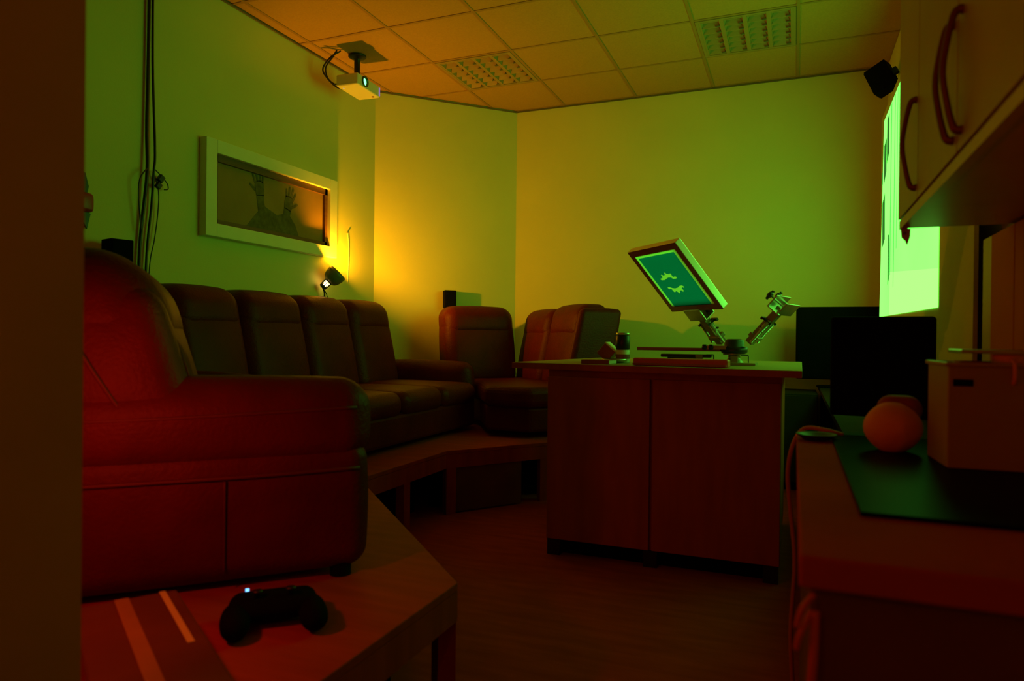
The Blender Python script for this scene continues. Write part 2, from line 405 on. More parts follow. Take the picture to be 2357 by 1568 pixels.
# ------------------------------------------------------------------ framed picture on the left wall
fp = thing('framed_picture', 'white framed picture of two raised dark hands on the left wall', 'picture', (WX, 3.51, 1.83))
OY, OZ, IY, IZ = .595, .275, .515, .20
bm = nb()
for (y0, y1, z0, z1) in ((-OY, -IY, -OZ, OZ), (IY, OY, -OZ, OZ), (-IY, IY, IZ, OZ), (-IY, IY, -OZ, -IZ)):
    box(bm, 0, .055, y0, y1, z0, z1)
obj('frame', bm, 'whitepaint', fp, .003)
bm = nb(); e = .028
for (y0, y1, z0, z1) in ((-IY, -IY+e, -IZ, IZ), (IY-e, IY, -IZ, IZ), (-IY, IY, IZ-e-.012, IZ), (-IY, IY, -IZ, -IZ+e)):
    box(bm, .001, .030, y0, y1, z0, z1)
obj('inner_frame', bm, 'brownwood', fp)
obj('print', box(nb(), .002, .010, -IY+.02, IY-.02, -IZ+.02, IZ-.02), 'paper', fp)
def hand(bm, M2, s):
    def P(pts): return [tuple((M2 @ Vector((0, y*s, z*s)))[1:]) for y, z in pts]
    def slab(pts):
        pts = P(pts); n = len(pts)
        a = [bm.verts.new((.0102, y, z)) for y, z in pts]; b = [bm.verts.new((.0118, y, z)) for y, z in pts]
        bm.faces.new(b)
        for i in range(n): bm.faces.new((a[i], a[(i+1)%n], b[(i+1)%n], b[i]))
    def finger(y, z, ang, L, w):
        ca, sa = math.sin(ang), math.cos(ang)
        pts = []
        for t, ww in ((0, w), (.4, w*.9), (.75, w*.85), (.95, w*.55), (1.0, .0)):
            pts.append((y+ca*L*t - sa*ww, z+sa*L*t + ca*ww))
        for t, ww in ((.95, w*.55), (.75, w*.85), (.4, w*.9), (0, w)):
            pts.append((y+ca*L*t + sa*ww, z+sa*L*t - ca*ww))
        slab(pts[::-1])
    slab([(-.34, -.1), (.34, -.1), (.42, .35), (.40, .75), (.1, .84), (-.25, .8), (-.40, .5)])
    slab([(-.30, -1.35), (.38, -1.35), (.30, -.5), (.34, -.05), (-.34, -.05), (-.32, -.5)])
    for y, z, an, L, ww in ((-.31, .70, -.30, .62, .085), (-.10, .78, -.10, .76, .09), (.12, .78, .07, .72, .09), (.32, .70, .26, .56, .08), (-.38, .25, -.85, .62, .10)):
        finger(y, z, an, L, ww)
for ty, tz, ra, fl in ((-.13, .045, .16, 1), (.125, .0, -.26, -1)):
    bm = nb(); hand(bm, Matrix.Translation((0, ty, tz)) @ Matrix.Rotation(ra, 4, 'X') @ Matrix.Scale(fl, 4, (0, 1, 0)), .098)
    obj('hand_drawing', bm, 'ink', fp)
bm = nb(); pts = [(-.25, -.178), (.24, -.178), (.20, -.10), (.13, -.03), (.02, -.06), (-.10, -.02), (-.17, -.09)]
a_ = [bm.verts.new((.0102, y, z)) for y, z in pts]; b_ = [bm.verts.new((.0114, y, z)) for y, z in pts]
bm.faces.new(b_)
for k in range(len(pts)): bm.faces.new((a_[k], a_[(k+1)%len(pts)], b_[(k+1)%len(pts)], b_[k]))
obj('figure_drawing', bm, 'ink', fp)

# ------------------------------------------------------------------ clip spotlight
lampdir = Vector((.53, .46, .71)).normalized()
neck = Vector((-3.030, 3.955, 1.347))
cl = thing('clip_lamp', 'lit clip spotlight with a dark bowl shade below the picture corner', 'lamp', neck)
Q = lampdir.to_track_quat('Z', 'Y').to_matrix().to_4x4()
outer = [(.026, .040), (.042, .046), (.056, .062), (.064, .084), (.068, .110), (.069, .134)]
inner = [(.0665, .134), (.0655, .110), (.0615, .084), (.053, .064), (.039, .049), (.026, .043)]
obj('lamp_shade', lathe(nb(), outer+inner, Q, 36, close=True), 'lampshade', cl)
bm = nb()
lathe(bm, [(0, -.020), (.018, -.020), (.027, -.012), (.027, 0), (.022, 0), (0, 0)], Q, 24)
lathe(bm, [(.023, .034), (.028, .034), (.028, .044), (.023, .044)], Q, 24, close=True)
for k in range(12):
    a = 2*PI*k/12; c = Vector((math.cos(a)*.0255, math.sin(a)*.0255, 0))
    box(bm, -.0026, .0026, -.0026, .0026, 0, .036, Q @ Matrix.Translation(c))
obj('vented_neck', bm, 'black', cl)
bm = lathe(nb(), [(0, .002), (.014, .004), (.017, .015), (.018, .035), (.021, .050), (.020, .062), (.012, .071), (0, .073)], Q, 20)
obj('bulb', bm, 'bulb', cl)
bm = nb(); tube(bm, [(-.008, -.006, -.012), (-.008, .012, -.04), (-.012, .02, -.07), (-.025, .02, -.09), (-.045, .02, -.10)], .005)
box(bm, -.060, -.042, -.01, .05, -.15, -.07)
obj('mount_arm', bm, 'black', cl)
obj('flex', tube(nb(), [(-.004, -.010, -.016), (.0, .03, -.06), (-.005, .045, -.12), (-.035, .05, -.22), (-.053, .04, -.6)], .003), 'black', cl)
pl = point('clip_lamp_light', neck + lampdir*.111, LAMP_COL, LAMP_POWER, .017)

# thin pale cord on the wall beside the lamp
bm = tube(nb(), [(WX+.006, 4.30, 1.765), (WX+.008, 4.305, 1.70), (WX+.006, 4.31, 1.56), (WX+.006, 4.305, 1.40)], .0028); cyl(bm, (WX, 4.30, 1.767), (WX+.014, 4.30, 1.767), .006)
tag(obj('string', bm, 'whitepaint'), 'thin pale string hanging on the left wall right of the lamp', 'string')

# ------------------------------------------------------------------ ceiling projector
pj = thing('projector', 'white projector hanging from the ceiling by the left wall, lens glowing green', 'projector', (-2.80, 4.01, 2.69), math.radians(3))
obj('body', cushion(nb(), -.085, .085, -.145, .145, -.012, .068, .012, .0), 'offwhite', pj)
bm = nb(); lathe(bm, [(.022, 0), (.036, 0), (.036, .012), (.032, .014), (.024, .004)], T(.083, -.06, .032) @ RY(PI/2), 28, close=True)
ln = obj('lens_ring', bm, 'lensglass', pj)
obj('lens', lathe(nb(), [(0, .006), (.014, .005), (.023, .001)], T(.084, -.06, .032) @ RY(PI/2), 24), 'lens', ln)
obj('vent_glow', box(nb(), .070, .087, .128, .142, .0, .058), 'violet', pj)
obj('status_light', box(nb(), -.052, -.049, -.104, -.100, -.0132, -.0118), 'led', pj)
bm = nb(); lathe(bm, [(0, .252), (.062, .252), (.062, .246), (.050, .238), (.026, .232), (.021, .225), (.021, .10), (.035, .092), (.035, .066), (0, .066)], T(-.03, .03, 0), 28)
obj('ceiling_mount', bm, 'black', pj)
for k, s in enumerate((0, .018)):
    obj('cable', tube(nb(), [(-.11+s, -.10+s, .252), (-.125-s, -.125, .20), (-.155-s*2, -.16+s, .12), (-.145-s*.5, -.15+s, .05), (-.115, -.12+s*2, .018-s*.6), (-.08, -.11+s*2, .018-s*.6)], .0055), 'black', pj)
obj('foot', lathe(nb(), [(0, -.018), (.008, -.018), (.010, -.012)], T(.055, .10, 0), 16), 'boxplastic', pj)

# ------------------------------------------------------------------ ceiling lamps (off)
def ceiling_light(x0, y0, label):
    t = thing('ceiling_light', label, 'ceiling light', (x0+.3, y0+.295, CZ), 0, 'square louvred ceiling lights')
    bm = nb()
    for a in ((-.288, -.27, -.283, .283), (.27, .288, -.283, .283), (-.27, .27, -.283, -.265), (-.27, .27, .265, .283)): box(bm, *a, -.001, .06)
    box(bm, -.288, .288, -.283, .283, .06, .066)
    obj('housing', bm, 'louvre', t)
    for k in range(4):
        xa = -.27 + .135*k
        bm = nb()
        pr = [(xa, 0), (xa+.012, .0), (xa+.030, .034), (xa+.045, .052), (xa+.09, .052), (xa+.105, .034), (xa+.123, 0), (xa+.135, 0)]
        v0 = [bm.verts.new((x, -.265, z)) for x, z in pr]; v1 = [bm.verts.new((x, .265, z)) for x, z in pr]
        for i in range(len(pr)-1): bm.faces.new((v0[i], v0[i+1], v1[i+1], v1[i]))
        rf = obj('reflector', bm, 'louvre', t)
        for j in range(7):
            y = -.25 + .5*j/6; bm = nb()
            v = [bm.verts.new(p) for p in ((xa+.014, y-.003, .0), (xa+.121, y-.003, .0), (xa+.121, y+.003, .0), (xa+.014, y+.003, .0), (xa+.032, y-.030, .036), (xa+.103, y-.030, .036), (xa+.103, y+.030, .036), (xa+.032, y+.030, .036))]
            for f in ((3,2,1,0), (4,5,6,7), (0,1,5,4), (1,2,6,5), (2,3,7,6), (3,0,4,7)): bm.faces.new([v[i] for i in f])
            if j:
                f = bm.faces.new((v[1], bm.verts.new((xa+.098, y-.003, -.0006)), bm.verts.new((xa+.098, y-.022, -.0006)), bm.verts.new((xa+.122, y-.022, -.0006)))); f.material_index = 1  # dark face painted for the unlit gap at the blade's end
            obj('cross_blade', bm, ['louvre', 'gapshade'], rf)
    return t
ceiling_light(-2.4, 4.33, 'unlit louvred ceiling light beside the projector')
ceiling_light(-.6, 4.33, 'unlit louvred ceiling light nearest the upper right speaker')

# ------------------------------------------------------------------ small loudspeakers
def speaker(label, M4, sx, sy, sz, bl=.03, name='speaker'):
    t = thing(name, label, 'speaker', M4.translation); t.rotation_euler = M4.to_euler()
    obj('cabinet', box(nb(), -sx, sx, -sy, sy, -sz, sz), 'blackmatte', t, .004)
    g = obj('grille', box(nb(), sx-.001, sx+.005, -sy+.006, sy-.006, -sz+.006, sz-.006), 'blackmatte', t, .003)
    bm = nb(); box(bm, -sx-bl, -sx, -.015, .015, -.02, .02)
    obj('wall_bracket', bm, 'black', t)
    return t
speaker('small black speaker on the left wall behind the red sofa back', T(-2.985, 2.335, 1.35) @ RZ(-.25), .050, .052, .095, .05)
sc = speaker('small black speaker on the slanted wall above the sofa gap', T(-2.618, 5.050, 1.308) @ RZ(-PI/4-.10), .045, .047, .073, .006)
obj('speaker_cable', tube(nb(), [(-.06, -.042, -.06), (-.065, -.050, -.15), (-.068, -.050, -.30), (-.066, -.045, -.50), (-.062, -.04, -.9)], .0028), 'black', sc)
speaker('black speaker tilted down high in the far right corner', T(.49, 4.86, 2.635) @ RZ(PI*.86) @ RY(.42), .065, .055, .085)

# ------------------------------------------------------------------ cables on the left wall
cabg = 'cables hanging down the left wall'
X0 = WX+.02
for lab, pts, r in (
    ('thick black cable hanging on the left wall, nearest the partition', [(X0, 2.570, 2.93), (X0, 2.566, 2.40), (X0, 2.560, 2.05), (X0+.01, 2.556, 1.82), (X0, 2.535, 1.55), (X0, 2.522, 1.35), (X0, 2.52, .9)], .0085),
    ('black cable running beside the thick one on the left wall, with the adapter knot', [(X0, 2.590, 2.93), (X0, 2.592, 2.40), (X0+.012, 2.600, 1.95), (X0+.01, 2.596, 1.84), (X0, 2.592, 1.66), (X0, 2.572, 1.48), (X0, 2.562, 1.30), (X0, 2.56, .9)], .0065),
    ('thin looped black cable left of the thick cable on the left wall', [(X0+.02, 2.548, 1.84), (X0+.03, 2.50, 1.78), (X0+.022, 2.498, 1.70), (X0+.018, 2.510, 1.60), (X0+.016, 2.520, 1.52)], .0035),
    ('thin brown cable bowing out to the right on the left wall', [(X0, 2.600, 1.84), (X0+.01, 2.625, 1.74), (X0, 2.630, 1.62), (X0, 2.610, 1.48), (X0, 2.585, 1.36), (X0, 2.57, 1.1)], .003)):
    tag(obj('cable', tube(nb(), pts, r), 'black'), lab, 'cable', cabg)
ad = thing('cable_adapter', 'small black plug adapter dangling from the wall cables', 'adapter', (X0+.012, 2.640, 1.80))
obj('plug', box(nb(), -.012, .012, -.022, .008, -.016, .022, RX(-.6)), 'black', ad, .004)
obj('socket', box(nb(), -.010, .010, -.010, .018, -.052, -.020, RX(-.6)), 'black', ad, .004)
obj('lead', tube(nb(), [(0, -.045, .05), (0, -.02, .035), (0, .005, .02)], .003), 'black', ad)
obj('loop', tube(nb(), [(0, .012, .012), (0, .038, -.012), (0, .042, -.038), (0, .018, -.046)], .003), 'black', ad)
wo = thing('wall_ornament', 'small dark red ornament hanging on the left wall beside the partition', 'ornament', (WX, 2.243, 1.62))
obj('body', cushion(nb(), 0, .03, -.05, .030, -.05, .035, .014, .004), 'redcup', wo)
obj('upper_wing', prism(nb(), [(-.05, .03), (.005, .035), (.012, .07), (-.005, .13), (-.03, .14)], .004, .014, Matrix(((0,0,1,0),(1,0,0,0),(0,1,0,0),(0,0,0,1)))), 'black', wo)
obj('lower_wing', prism(nb(), [(-.05, -.05), (-.02, -.14), (-.012, -.10), (.005, -.13), (.022, -.06), (.01, -.045)], .004, .014, Matrix(((0,0,1,0),(1,0,0,0),(0,1,0,0),(0,0,0,1)))), 'black', wo)

# ------------------------------------------------------------------ worktable
TZ = .883
TR = -math.radians(4)
wt = thing('worktable', 'large brown worktable cabinet with two doors in the middle of the floor', 'table', (.03, 2.97, 0))
obj('table_top', prism(nb(), [(-1.276, .09), (0, -.07), (.01, 1.18), (-1.13, 1.18)], TZ-.028, TZ), ['tabletop'], wt, .002)
obj('edge_strip', prism(nb(), [(-1.277, .086), (-.001, -.074), (-.001, -.071), (-1.277, .089)], TZ-.028, TZ-.002), 'tablefront', wt)
obj('carcass', box(nb(), -1.085, -.075, .075, 1.10, .07, TZ-.028), 'tablefront', wt)
obj('plinth', box(nb(), -1.07, -.09, .11, 1.06, 0, .07), 'blackmatte', wt)
obj('door', box(nb(), -1.083, -.612, .052, .074, .075, TZ-.06), 'tablefront', wt, .002)
obj('door', box(nb(), -.598, -.077, .052, .074, .075, TZ-.06), 'tablefront', wt, .002)
for x in (-1.05, -.605, -.11): obj('foot', box(nb(), x-.03, x+.03, .06, .12, 0, .072), 'black', wt)
# things on the table
sl = thing('book', 'dark red book lying flat at the left front of the worktable', 'book', (-.835, 3.11, TZ), -.12)
obj('cover', box(nb(), -.068, .068, -.05, .05, 0, .020), 'cardred', sl, .002)
obj('pages', box(nb(), -.062, .0685, -.046, .046, .003, .017), 'offwhite', sl)
bm = lathe(nb(), [(0, 0), (.03, 0), (.058, .012), (.062, .020), (.057, .018), (.03, .006), (0, .005)], T(-.80, 3.27, TZ))
tag(obj('dish', bm, 'steel'), 'shiny shallow dish behind the dark red book on the worktable', 'dish')
rb = thing('screen_squeegee', 'long red orange squeegee lying along the front edge of the worktable', 'squeegee', (-.455, 3.045, TZ), TR*1.6)
obj('handle', box(nb(), -.205, .205, -.028, .028, .0, .034), 'redbar', rb, .006)
obj('blade', box(nb(), -.20, .20, -.046, -.026, .004, .012), 'cardred', rb)
bx = thing('carton', 'small brown carton tilted on its corner beside the cans on the worktable', 'box', (-.865, 3.36, TZ))
MT = T(0, 0, .0385) @ RY(.72)
obj('body', box(nb(), -.034, .034, -.045, .045, -.0005, .064, MT @ T(0, 0, -.018) ), 'cardred', bx, .002)
obj('lid', box(nb(), -.035, .035, -.046, .046, .064, .070, MT @ T(0, 0, -.018)), 'offwhite', bx)
jr = thing('jar', 'pale low jar under the black can on the worktable', 'jar', (-.775, 3.33, TZ))
obj('body', lathe(nb(), [(0, 0), (.031, 0), (.034, .004), (.034, .058), (.030, .064), (0, .064)]), 'offwhite', jr)
obj('sleeve', lathe(nb(), [(.0345, .020), (.0347, .022), (.0347, .040), (.0345, .042)]), 'cardred', jr)
cn = thing('can', 'black can with a shiny rim standing on the low jar', 'can', (-.775, 3.33, TZ+.0642))
obj('body', lathe(nb(), [(0, 0), (.031, 0), (.034, .004), (.034, .066), (.031, .070), (0, .070)]), 'black', cn)
obj('rim', lathe(nb(), [(0, .0702), (.028, .0702), (.033, .073), (.033, .083), (.030, .083), (.027, .075), (0, .075)]), 'steel', cn)

# screen printing press on the worktable
PX, PY, PH = -.261, 3.40, .985
pr = thing('printing_press', 'screen printing press with raised arms standing on the worktable', 'printing press', (PX, PY, TZ))
hz = PH - TZ
bm = nb(); box(bm, -.10, .10, -.10, .10, 0, .012); lathe(bm, [(.045, .012), (.040, .018), (.028, .03), (.026, hz-.055), (.05, hz-.05)], seg=24); cyl(bm, (0, 0, hz-.055), (0, 0, hz-.047), .05)
obj('base_post', bm, 'pressmetal', pr, .002)
bm = lathe(nb(), [(0, -.048), (.055, -.048), (.06, -.04), (.06, -.018), (.045, -.014), (.045, .012), (.03, .02), (0, .02)], T(0, 0, hz), 28)
obj('rotating_head', bm, 'black', pr)
def press_arm(az, th, Lr, head, lat=0.0):
    Ma = T(0, 0, hz) @ RZ(az) @ T(.075, 0, 0) @ RY(-th)             # local +x points out along the arm, y sideways, -z underside
    bm = nb()
    box(bm, .0, Lr, -.020+lat*.3, .020+lat*.3, -.012, .022, Ma)
    box(bm, .03, .05, -.035, .035, -.020, .026, Ma)
    a = obj('arm', bm, 'pressmetal', pr, .002)
    for s in (-1, 1):
        bm = nb()
        cyl(bm, Ma @ Vector((.015, s*.042, -.01)), Ma @ Vector((Lr*.66, s*.032, -.002)), .0065)
        cyl(bm, Ma @ Vector((Lr*.40, s*.037, -.004)), Ma @ Vector((Lr*.62, s*.033, -.004)), .010)
        obj('spring', bm, 'steel', a)
        bm = nb()
        cyl(bm, Ma @ Vector((Lr*.62, s*.034, -.02)), Ma @ Vector((Lr*.62, s*.034, .025)), .006)
        box(bm, Lr*.62-.006, Lr*.62+.006, s*.034-.022, s*.034+.022, .022, .031, Ma)
        box(bm, Lr*.45, Lr*.47, s*.030-.016, s*.030+.026, .0, .008, Ma)
        obj('wing_screw', bm, 'black', a)
    return a, Ma
A1, MA1 = press_arm(math.radians(-136.8), math.radians(47.3), .20, True)
A2, MA2 = press_arm(math.radians(-16.8), math.radians(47.3), .215, True)
def clamp(par, Ma, x, y0, y1, knobs=True):
    bm = nb()
    box(bm, x-.03, x+.035, y0, y1, -.026, -.020, Ma); box(bm, x-.03, x-.024, y0, y1, -.026, .032, Ma); box(bm, x-.03, x+.035, y0, y1, .030, .036, Ma)
    c = obj('screen_clamp', bm, 'steel', par, .002)
    if knobs:
        for yy in (y0+(y1-y0)*.22, y0+(y1-y0)*.78):
            bm = nb(); cyl(bm, Ma @ Vector((x+.008, yy, -.018)), Ma @ Vector((x+.008, yy, .06)), .0045)
            obj('clamp_screw', bm, 'steel', c)
            bm = nb()
            kz = Ma @ T(x+.008, yy, .06)
            lathe(bm, [(0, 0), (.010, 0), (.019, .006), (.019, .014), (.012, .019), (0, .019)], kz, 14)
            box(bm, -.024, .024, -.008, .008, .005, .014, kz)
            obj('clamp_knob', bm, 'black', c)
clamp(A1, MA1, .190, -.060, .060, False)
clamp(A2, MA2, .225, -.095, .095, True)
obj('latch', tube(nb(), [MA2 @ Vector((.215, -.078, -.02)), MA2 @ Vector((.225, -.095, -.02)), MA2 @ Vector((.205, -.100, -.02)), MA2 @ Vector((.20, -.088, -.035))], .003, n=3), 'steel', A2)
bm = nb(); box(bm, -.455, -.06, -.022, .022, hz-.040, hz-.024)
arm0 = obj('platen_arm', bm, 'cardred', pr, .003)
bm = nb(); box(bm, -.335, -.10, -.045, .03, hz-.070, hz-.055); box(bm, -.30, -.17, -.06, .05, hz-.078, hz-.068)
obj('platen_bracket', bm, 'black', arm0, .004)
for x in (-.262, -.212):
    obj('levelling_screw', lathe(nb(), [(0, .0005), (.013, .0005), (.006, .010), (.005, .026), (0, .026)], T(x, -.03, 0), 14), 'black', arm0)
for x in (-.155, .004):
    obj('support_post', box(nb(), x-.016, x+.016, -.05, -.02, .0, hz-.058), 'pressmetal', pr)
for x in (-.09, .065):
    obj('wire_stop', tube(nb(), [(x-.035, -.02, hz-.056), (x-.002, -.02, hz-.056), (x, -.02, hz-.058), (x, -.02, hz-.09), (x, -.02, .0)], .0025, smooth=False), 'black', pr)
for x in (-.13, -.10):
    obj('pivot_knob', lathe(nb(), [(0, -.013), (.010, -.012), (.013, 0), (.010, .012), (0, .013)], T(x, -.045, hz-.020), 14), 'black', pr)
bm = nb(); box(bm, -.12, -.03, -.05, -.03, hz-.030, hz-.012)
obj('pivot_bar', bm, 'pressmetal', pr)

# the printing screen clamped into the left arm
MS = T(PX, PY, PH) @ RZ(math.radians(-136.8)) @ T(.075, 0, 0) @ RY(-math.radians(47.3))
sc_ = thing('printing_screen', 'tilted printing screen with green mesh and two pale dinosaur shapes', 'printing screen', MS.translation); sc_.rotation_euler = MS.to_euler()
# local x outward along the arm, local y sideways (photo right = -y... ), underside = -z faces the camera
X0s, X1s, Y0s, Y1s, fw, ft = .203, .574, -.195, .191, .034, .032
bm = nb()
box(bm, X0s, X1s, Y0s, Y0s+fw, 0, ft); box(bm, X0s, X1s, Y1s-fw, Y1s, 0, ft)
box(bm, X0s, X0s+fw, Y0s+fw, Y1s-fw, 0, ft); box(bm, X1s-fw, X1s, Y0s+fw, Y1s-fw, 0, ft)
obj('frame', bm, 'frameside', sc_, .002)
def sheet_holes(outer, holes, z):
    lists = [[Vector((x, y, z)) for x, y in lp] for lp in [outer] + holes]
    bm = nb(); vs = [bm.verts.new(v) for lp in lists for v in lp]
    for t in tessellate_polygon(lists):
        try: bm.faces.new([vs[k] for k in t])
        except ValueError: pass
    return bm
emrect = [(.229, -.145), (.530, -.145), (.530, .140), (.229, .140)]
bm = nb(); ro = [bm.verts.new((x, y, -.0008)) for x, y in ((X0s+.02, Y0s+.028), (X1s-.02, Y0s+.028), (X1s-.02, Y1s-.028), (X0s+.02, Y1s-.028))]; ri = [bm.verts.new((x, y, -.0008)) for x, y in emrect]
for k in range(4): bm.faces.new((ro[k], ro[(k+1)%4], ri[(k+1)%4], ri[k]))
obj('mesh', bm, 'meshpale', sc_)
tb = nb(); t_ = .030
box(tb, X0s, X1s, Y0s, Y0s+t_, -.0016, -.001); box(tb, X0s, X1s, Y1s-t_, Y1s, -.0016, -.001); box(tb, X0s, X0s+t_, Y0s+t_, Y1s-t_, -.0016, -.001); box(tb, X1s-t_, X1s, Y0s+t_, Y1s-t_, -.0016, -.001)
obj('frame_tape', tb, 'cardred', sc_)
dino_a = [(.3987, -.0953), (.3928, -.0897), (.392, -.0664), (.3986, -.0472), (.4035, -.0266), (.4017, -.0082), (.3932, .0015), (.3921, .0213), (.3959, .0341), (.4012, .035), (.4056, .0252), (.4017, .0152), (.4079, .0075), (.4161, .0105), (.4244, .0079), (.4205, -.0021), (.4232, -.0148), (.4262, -.0225), (.4333, -.0245), (.4309, -.033), (.4219, -.036), (.4152, -.0496), (.4244, -.0593), (.4221, -.0679), (.4097, -.0667), (.4029, -.0775), (.4048, -.0845)]
dino_b = [(.3472, -.09), (.3499, -.0807), (.3491, -.0673), (.3433, -.0561), (.3388, -.0378), (.3416, -.0137), (.3495, .0048), (.3517, .0247), (.3469, .0352), (.3379, .0336), (.3388, .028), (.3425, .0231), (.335, .0109), (.3226, .0149), (.3158, .0041), (.3266, -.0013), (.3199, -.0191), (.3112, -.0214), (.3085, -.0307), (.3174, -.0354), (.3236, -.0431), (.3174, -.0588), (.3199, -.063), (.3282, -.0642), (.3377, -.0661), (.3383, -.0824)]
obj('emulsion', sheet_holes(emrect, [dino_a, dino_b], -.0008), 'mesh', sc_)
obj('dinosaur_shape', sheet_holes(dino_a, [], -.0008), 'meshpale', sc_)
obj('dinosaur_shape', sheet_holes(dino_b, [], -.0008), 'meshpale', sc_)

# ------------------------------------------------------------------ desk with black screens under the projection
dk = thing('desk', 'dark desk along the right wall beneath the projected image', 'desk', (.36, 3.7, 0))
obj('desk_top', box(nb(), -.20, .225, -1.45, 1.80, .655, .68), 'deskwood', dk, .003)
for y in (-1.42, 0, 1.76): obj('side_panel', box(nb(), -.18, .22, y-.012, y+.012, 0, .655), 'deskwood', dk)
obj('back_panel', box(nb(), .20, .215, -1.4, 1.74, .2, .655), 'deskwood', dk)
def display(name, label, cat, cx, cy, w_, h_, zc, rz, zbase):
    t = thing(name, label, cat, (cx, cy, zbase), rz)
    obj('housing', cushion(nb(), -w_/2, w_/2, -.022, .022, zc-zbase-h_/2, zc-zbase+h_/2, .012, 0), 'blackmatte', t)
    obj('panel', box(nb(), -w_/2+.015, w_/2-.015, -.0235, -.0222, zc-zbase-h_/2+.02, zc-zbase+h_/2-.015), 'blackmatte', t)
    bm = nb(); box(bm, -.03, .03, .0, .02, .01, zc-zbase-h_/4); prism(bm, [(-.11, -.08), (.11, -.08), (.13, 0), (.10, .08), (-.10, .08), (-.13, 0)], 0, .012)
    obj('stand', bm, 'blackmatte', t)
    return t
display('television', 'black rounded television standing below the far end of the projected image', 'television', .275, 5.235, .53, .50, .985, 0, .68)
display('monitor', 'black square-cornered monitor in front of the projected image bottom edge', 'monitor', .262, 2.52, .30, .325, .918, -.12, .68)

lc = thing('low_cabinet', 'low dark cabinet against the back wall, seen in the gap between worktable and worktop', 'cabinet', (-.04, 5.22, 0))
obj('body', box(nb(), -.17, .19, -.24, .28, .05, .645), 'deskwood', lc, .003)
obj('plinth', box(nb(), -.15, .17, -.21, .26, 0, .05), 'blackmatte', lc)
obj('door', box(nb(), -.165, .185, -.258, -.241, .06, .635), 'deskwood', lc, .002)

# shallow cupboard on the right wall, seen under the wall cabinets
tc_ = thing('cupboard', 'shallow brown cupboard on the right wall under and beyond the wall cabinets', 'cupboard', (.498, 2.08, 0))
obj('body', box(nb(), .008, .09, -.30, .262, .765, 1.293), 'deskwood', tc_)
obj('side_panel', box(nb(), 0, .010, .168, .262, .765, 1.293), 'cabinet', tc_)
obj('shaded_gap', box(nb(), .075, .09, .262, .394, .765, 1.293), 'blackmatte', tc_)  # black strip stands in for shade in the gap beside the board
obj('door', box(nb(), -.002, .008, -.046, .166, .765, 1.293), 'partition', tc_, .002)
obj('door', box(nb(), -.002, .008, -.26, -.054, .765, 1.293), 'partition', tc_, .002)

# ------------------------------------------------------------------ kitchen counter at the right
bc = thing('base_cabinet', 'dark red brown base cabinet under the worktop at right', 'cabinet', (.31, 1.44, 0))
obj('body', box(nb(), -.27, .27, -.53, .53, .08, .708), 'counterdark', bc)
obj('plinth', box(nb(), -.24, .27, -.50, .50, 0, .08), 'blackmatte', bc)
obj('end_panel', box(nb(), -.285, .27, -.55, -.532, .0, .708), 'counterdark', bc, .002)
obj('door', box(nb(), -.288, -.272, -.525, -.01, .10, .70), 'counterdark', bc, .002)
obj('door', box(nb(), -.288, -.272, .0, .525, .10, .70), 'counterdark', bc, .002)
tag(obj('kitchen_worktop', box(nb(), .008, EX-.002, .872, 2.0, .712, .75), 'counter', None, .004), 'brown kitchen worktop at lower right', 'worktop')
tag(obj('glass_panel', box(nb(), .090, .575, 1.10, 1.992, .7505, .757), 'blackglass', None, .002), 'glossy black glass panel set on the brown worktop', 'panel')
tag(obj('dish', lathe(nb(), [(0, 0), (.028, 0), (.045, .012), (.048, .016), (.043, .014), (.026, .004), (0, .004)], T(.054, 1.90, .7505)), 'black'), 'dark round dish at the far corner of the worktop', 'dish')
rbn = thing('wrapped_bundle', 'round paper wrapped bundle in a clear bag on the black panel', 'bundle', (.205, 1.745, .7575))
obj('wrap', cushion(nb(), -.053, .053, -.05, .05, 0, .103, .05, .006), 'paperwrap', rbn)
obj('bag_top', cushion(nb(), -.03, .06, -.01, .055, .06, .122, .03, .0), 'platform', rbn)
sbx = thing('storage_bin', 'dull white plastic bin with a dark grip slot at the right edge', 'bin', (.345, 1.635, .7575), .06)
bm = nb()
for a in ((-.074, .088, -.078, -.073), (-.074, .088, .073, .078), (-.074, -.069, -.073, .073), (.083, .088, -.073, .073)): box(bm, *a, 0, .203)
box(bm, -.07, .085, -.074, .074, 0, .005)
obj('body', bm, 'boxplastic', sbx, .002)
bm = nb()
for a in ((-.079, .093, -.083, -.073), (-.079, .093, .073, .083), (-.079, -.069, -.073, .073), (.083, .093, -.073, .073)): box(bm, *a, .196, .204)
obj('rim', bm, 'boxplastic', sbx, .002)
obj('grip_slot', cushion(nb(), -.066, -.032, -.0795, -.0775, .158, .172, .001, 0), 'blackmatte', sbx)
tag(obj('cup', lathe(nb(), [(0, 0), (.026, 0), (.030, .20), (.028, .20), (.024, .006), (0, .006)], T(.325, 1.62, .7632)), 'redcup'), 'red cup standing in the white plastic bin', 'cup')
mg = thing('mug', 'white mug standing in the white plastic bin', 'mug', (.383, 1.60, .763))
obj('body', lathe(nb(), [(0, 0), (.024, 0), (.026, .19), (.026, .212), (.023, .214), (.022, .012), (0, .01)]), 'paperwrap', mg)
obj('handle', tube(nb(), [(.0, -.024, .205), (0, -.045, .195), (0, -.045, .165), (0, -.024, .155)], .004), 'paperwrap', mg)
tag(obj('tray', box(nb(), .300, .405, 1.57, 1.70, .979, .986), 'steel', None, .002), 'thin flat tray lying across the cup and mug in the bin', 'tray')
tag(obj('power_cord', tube(nb(), [(.12, 1.978, .757), (.075, 1.992, .766), (.028, 2.03, .762), (.0, 2.035, .715), (-.012, 2.035, .64), (-.006, 2.035, .55), (.008, 2.03, .40), (.0, 2.03, .2), (.01, 2.05, .012)], .006), 'cordred'), 'orange cord hanging off the far corner of the worktop', 'cord')
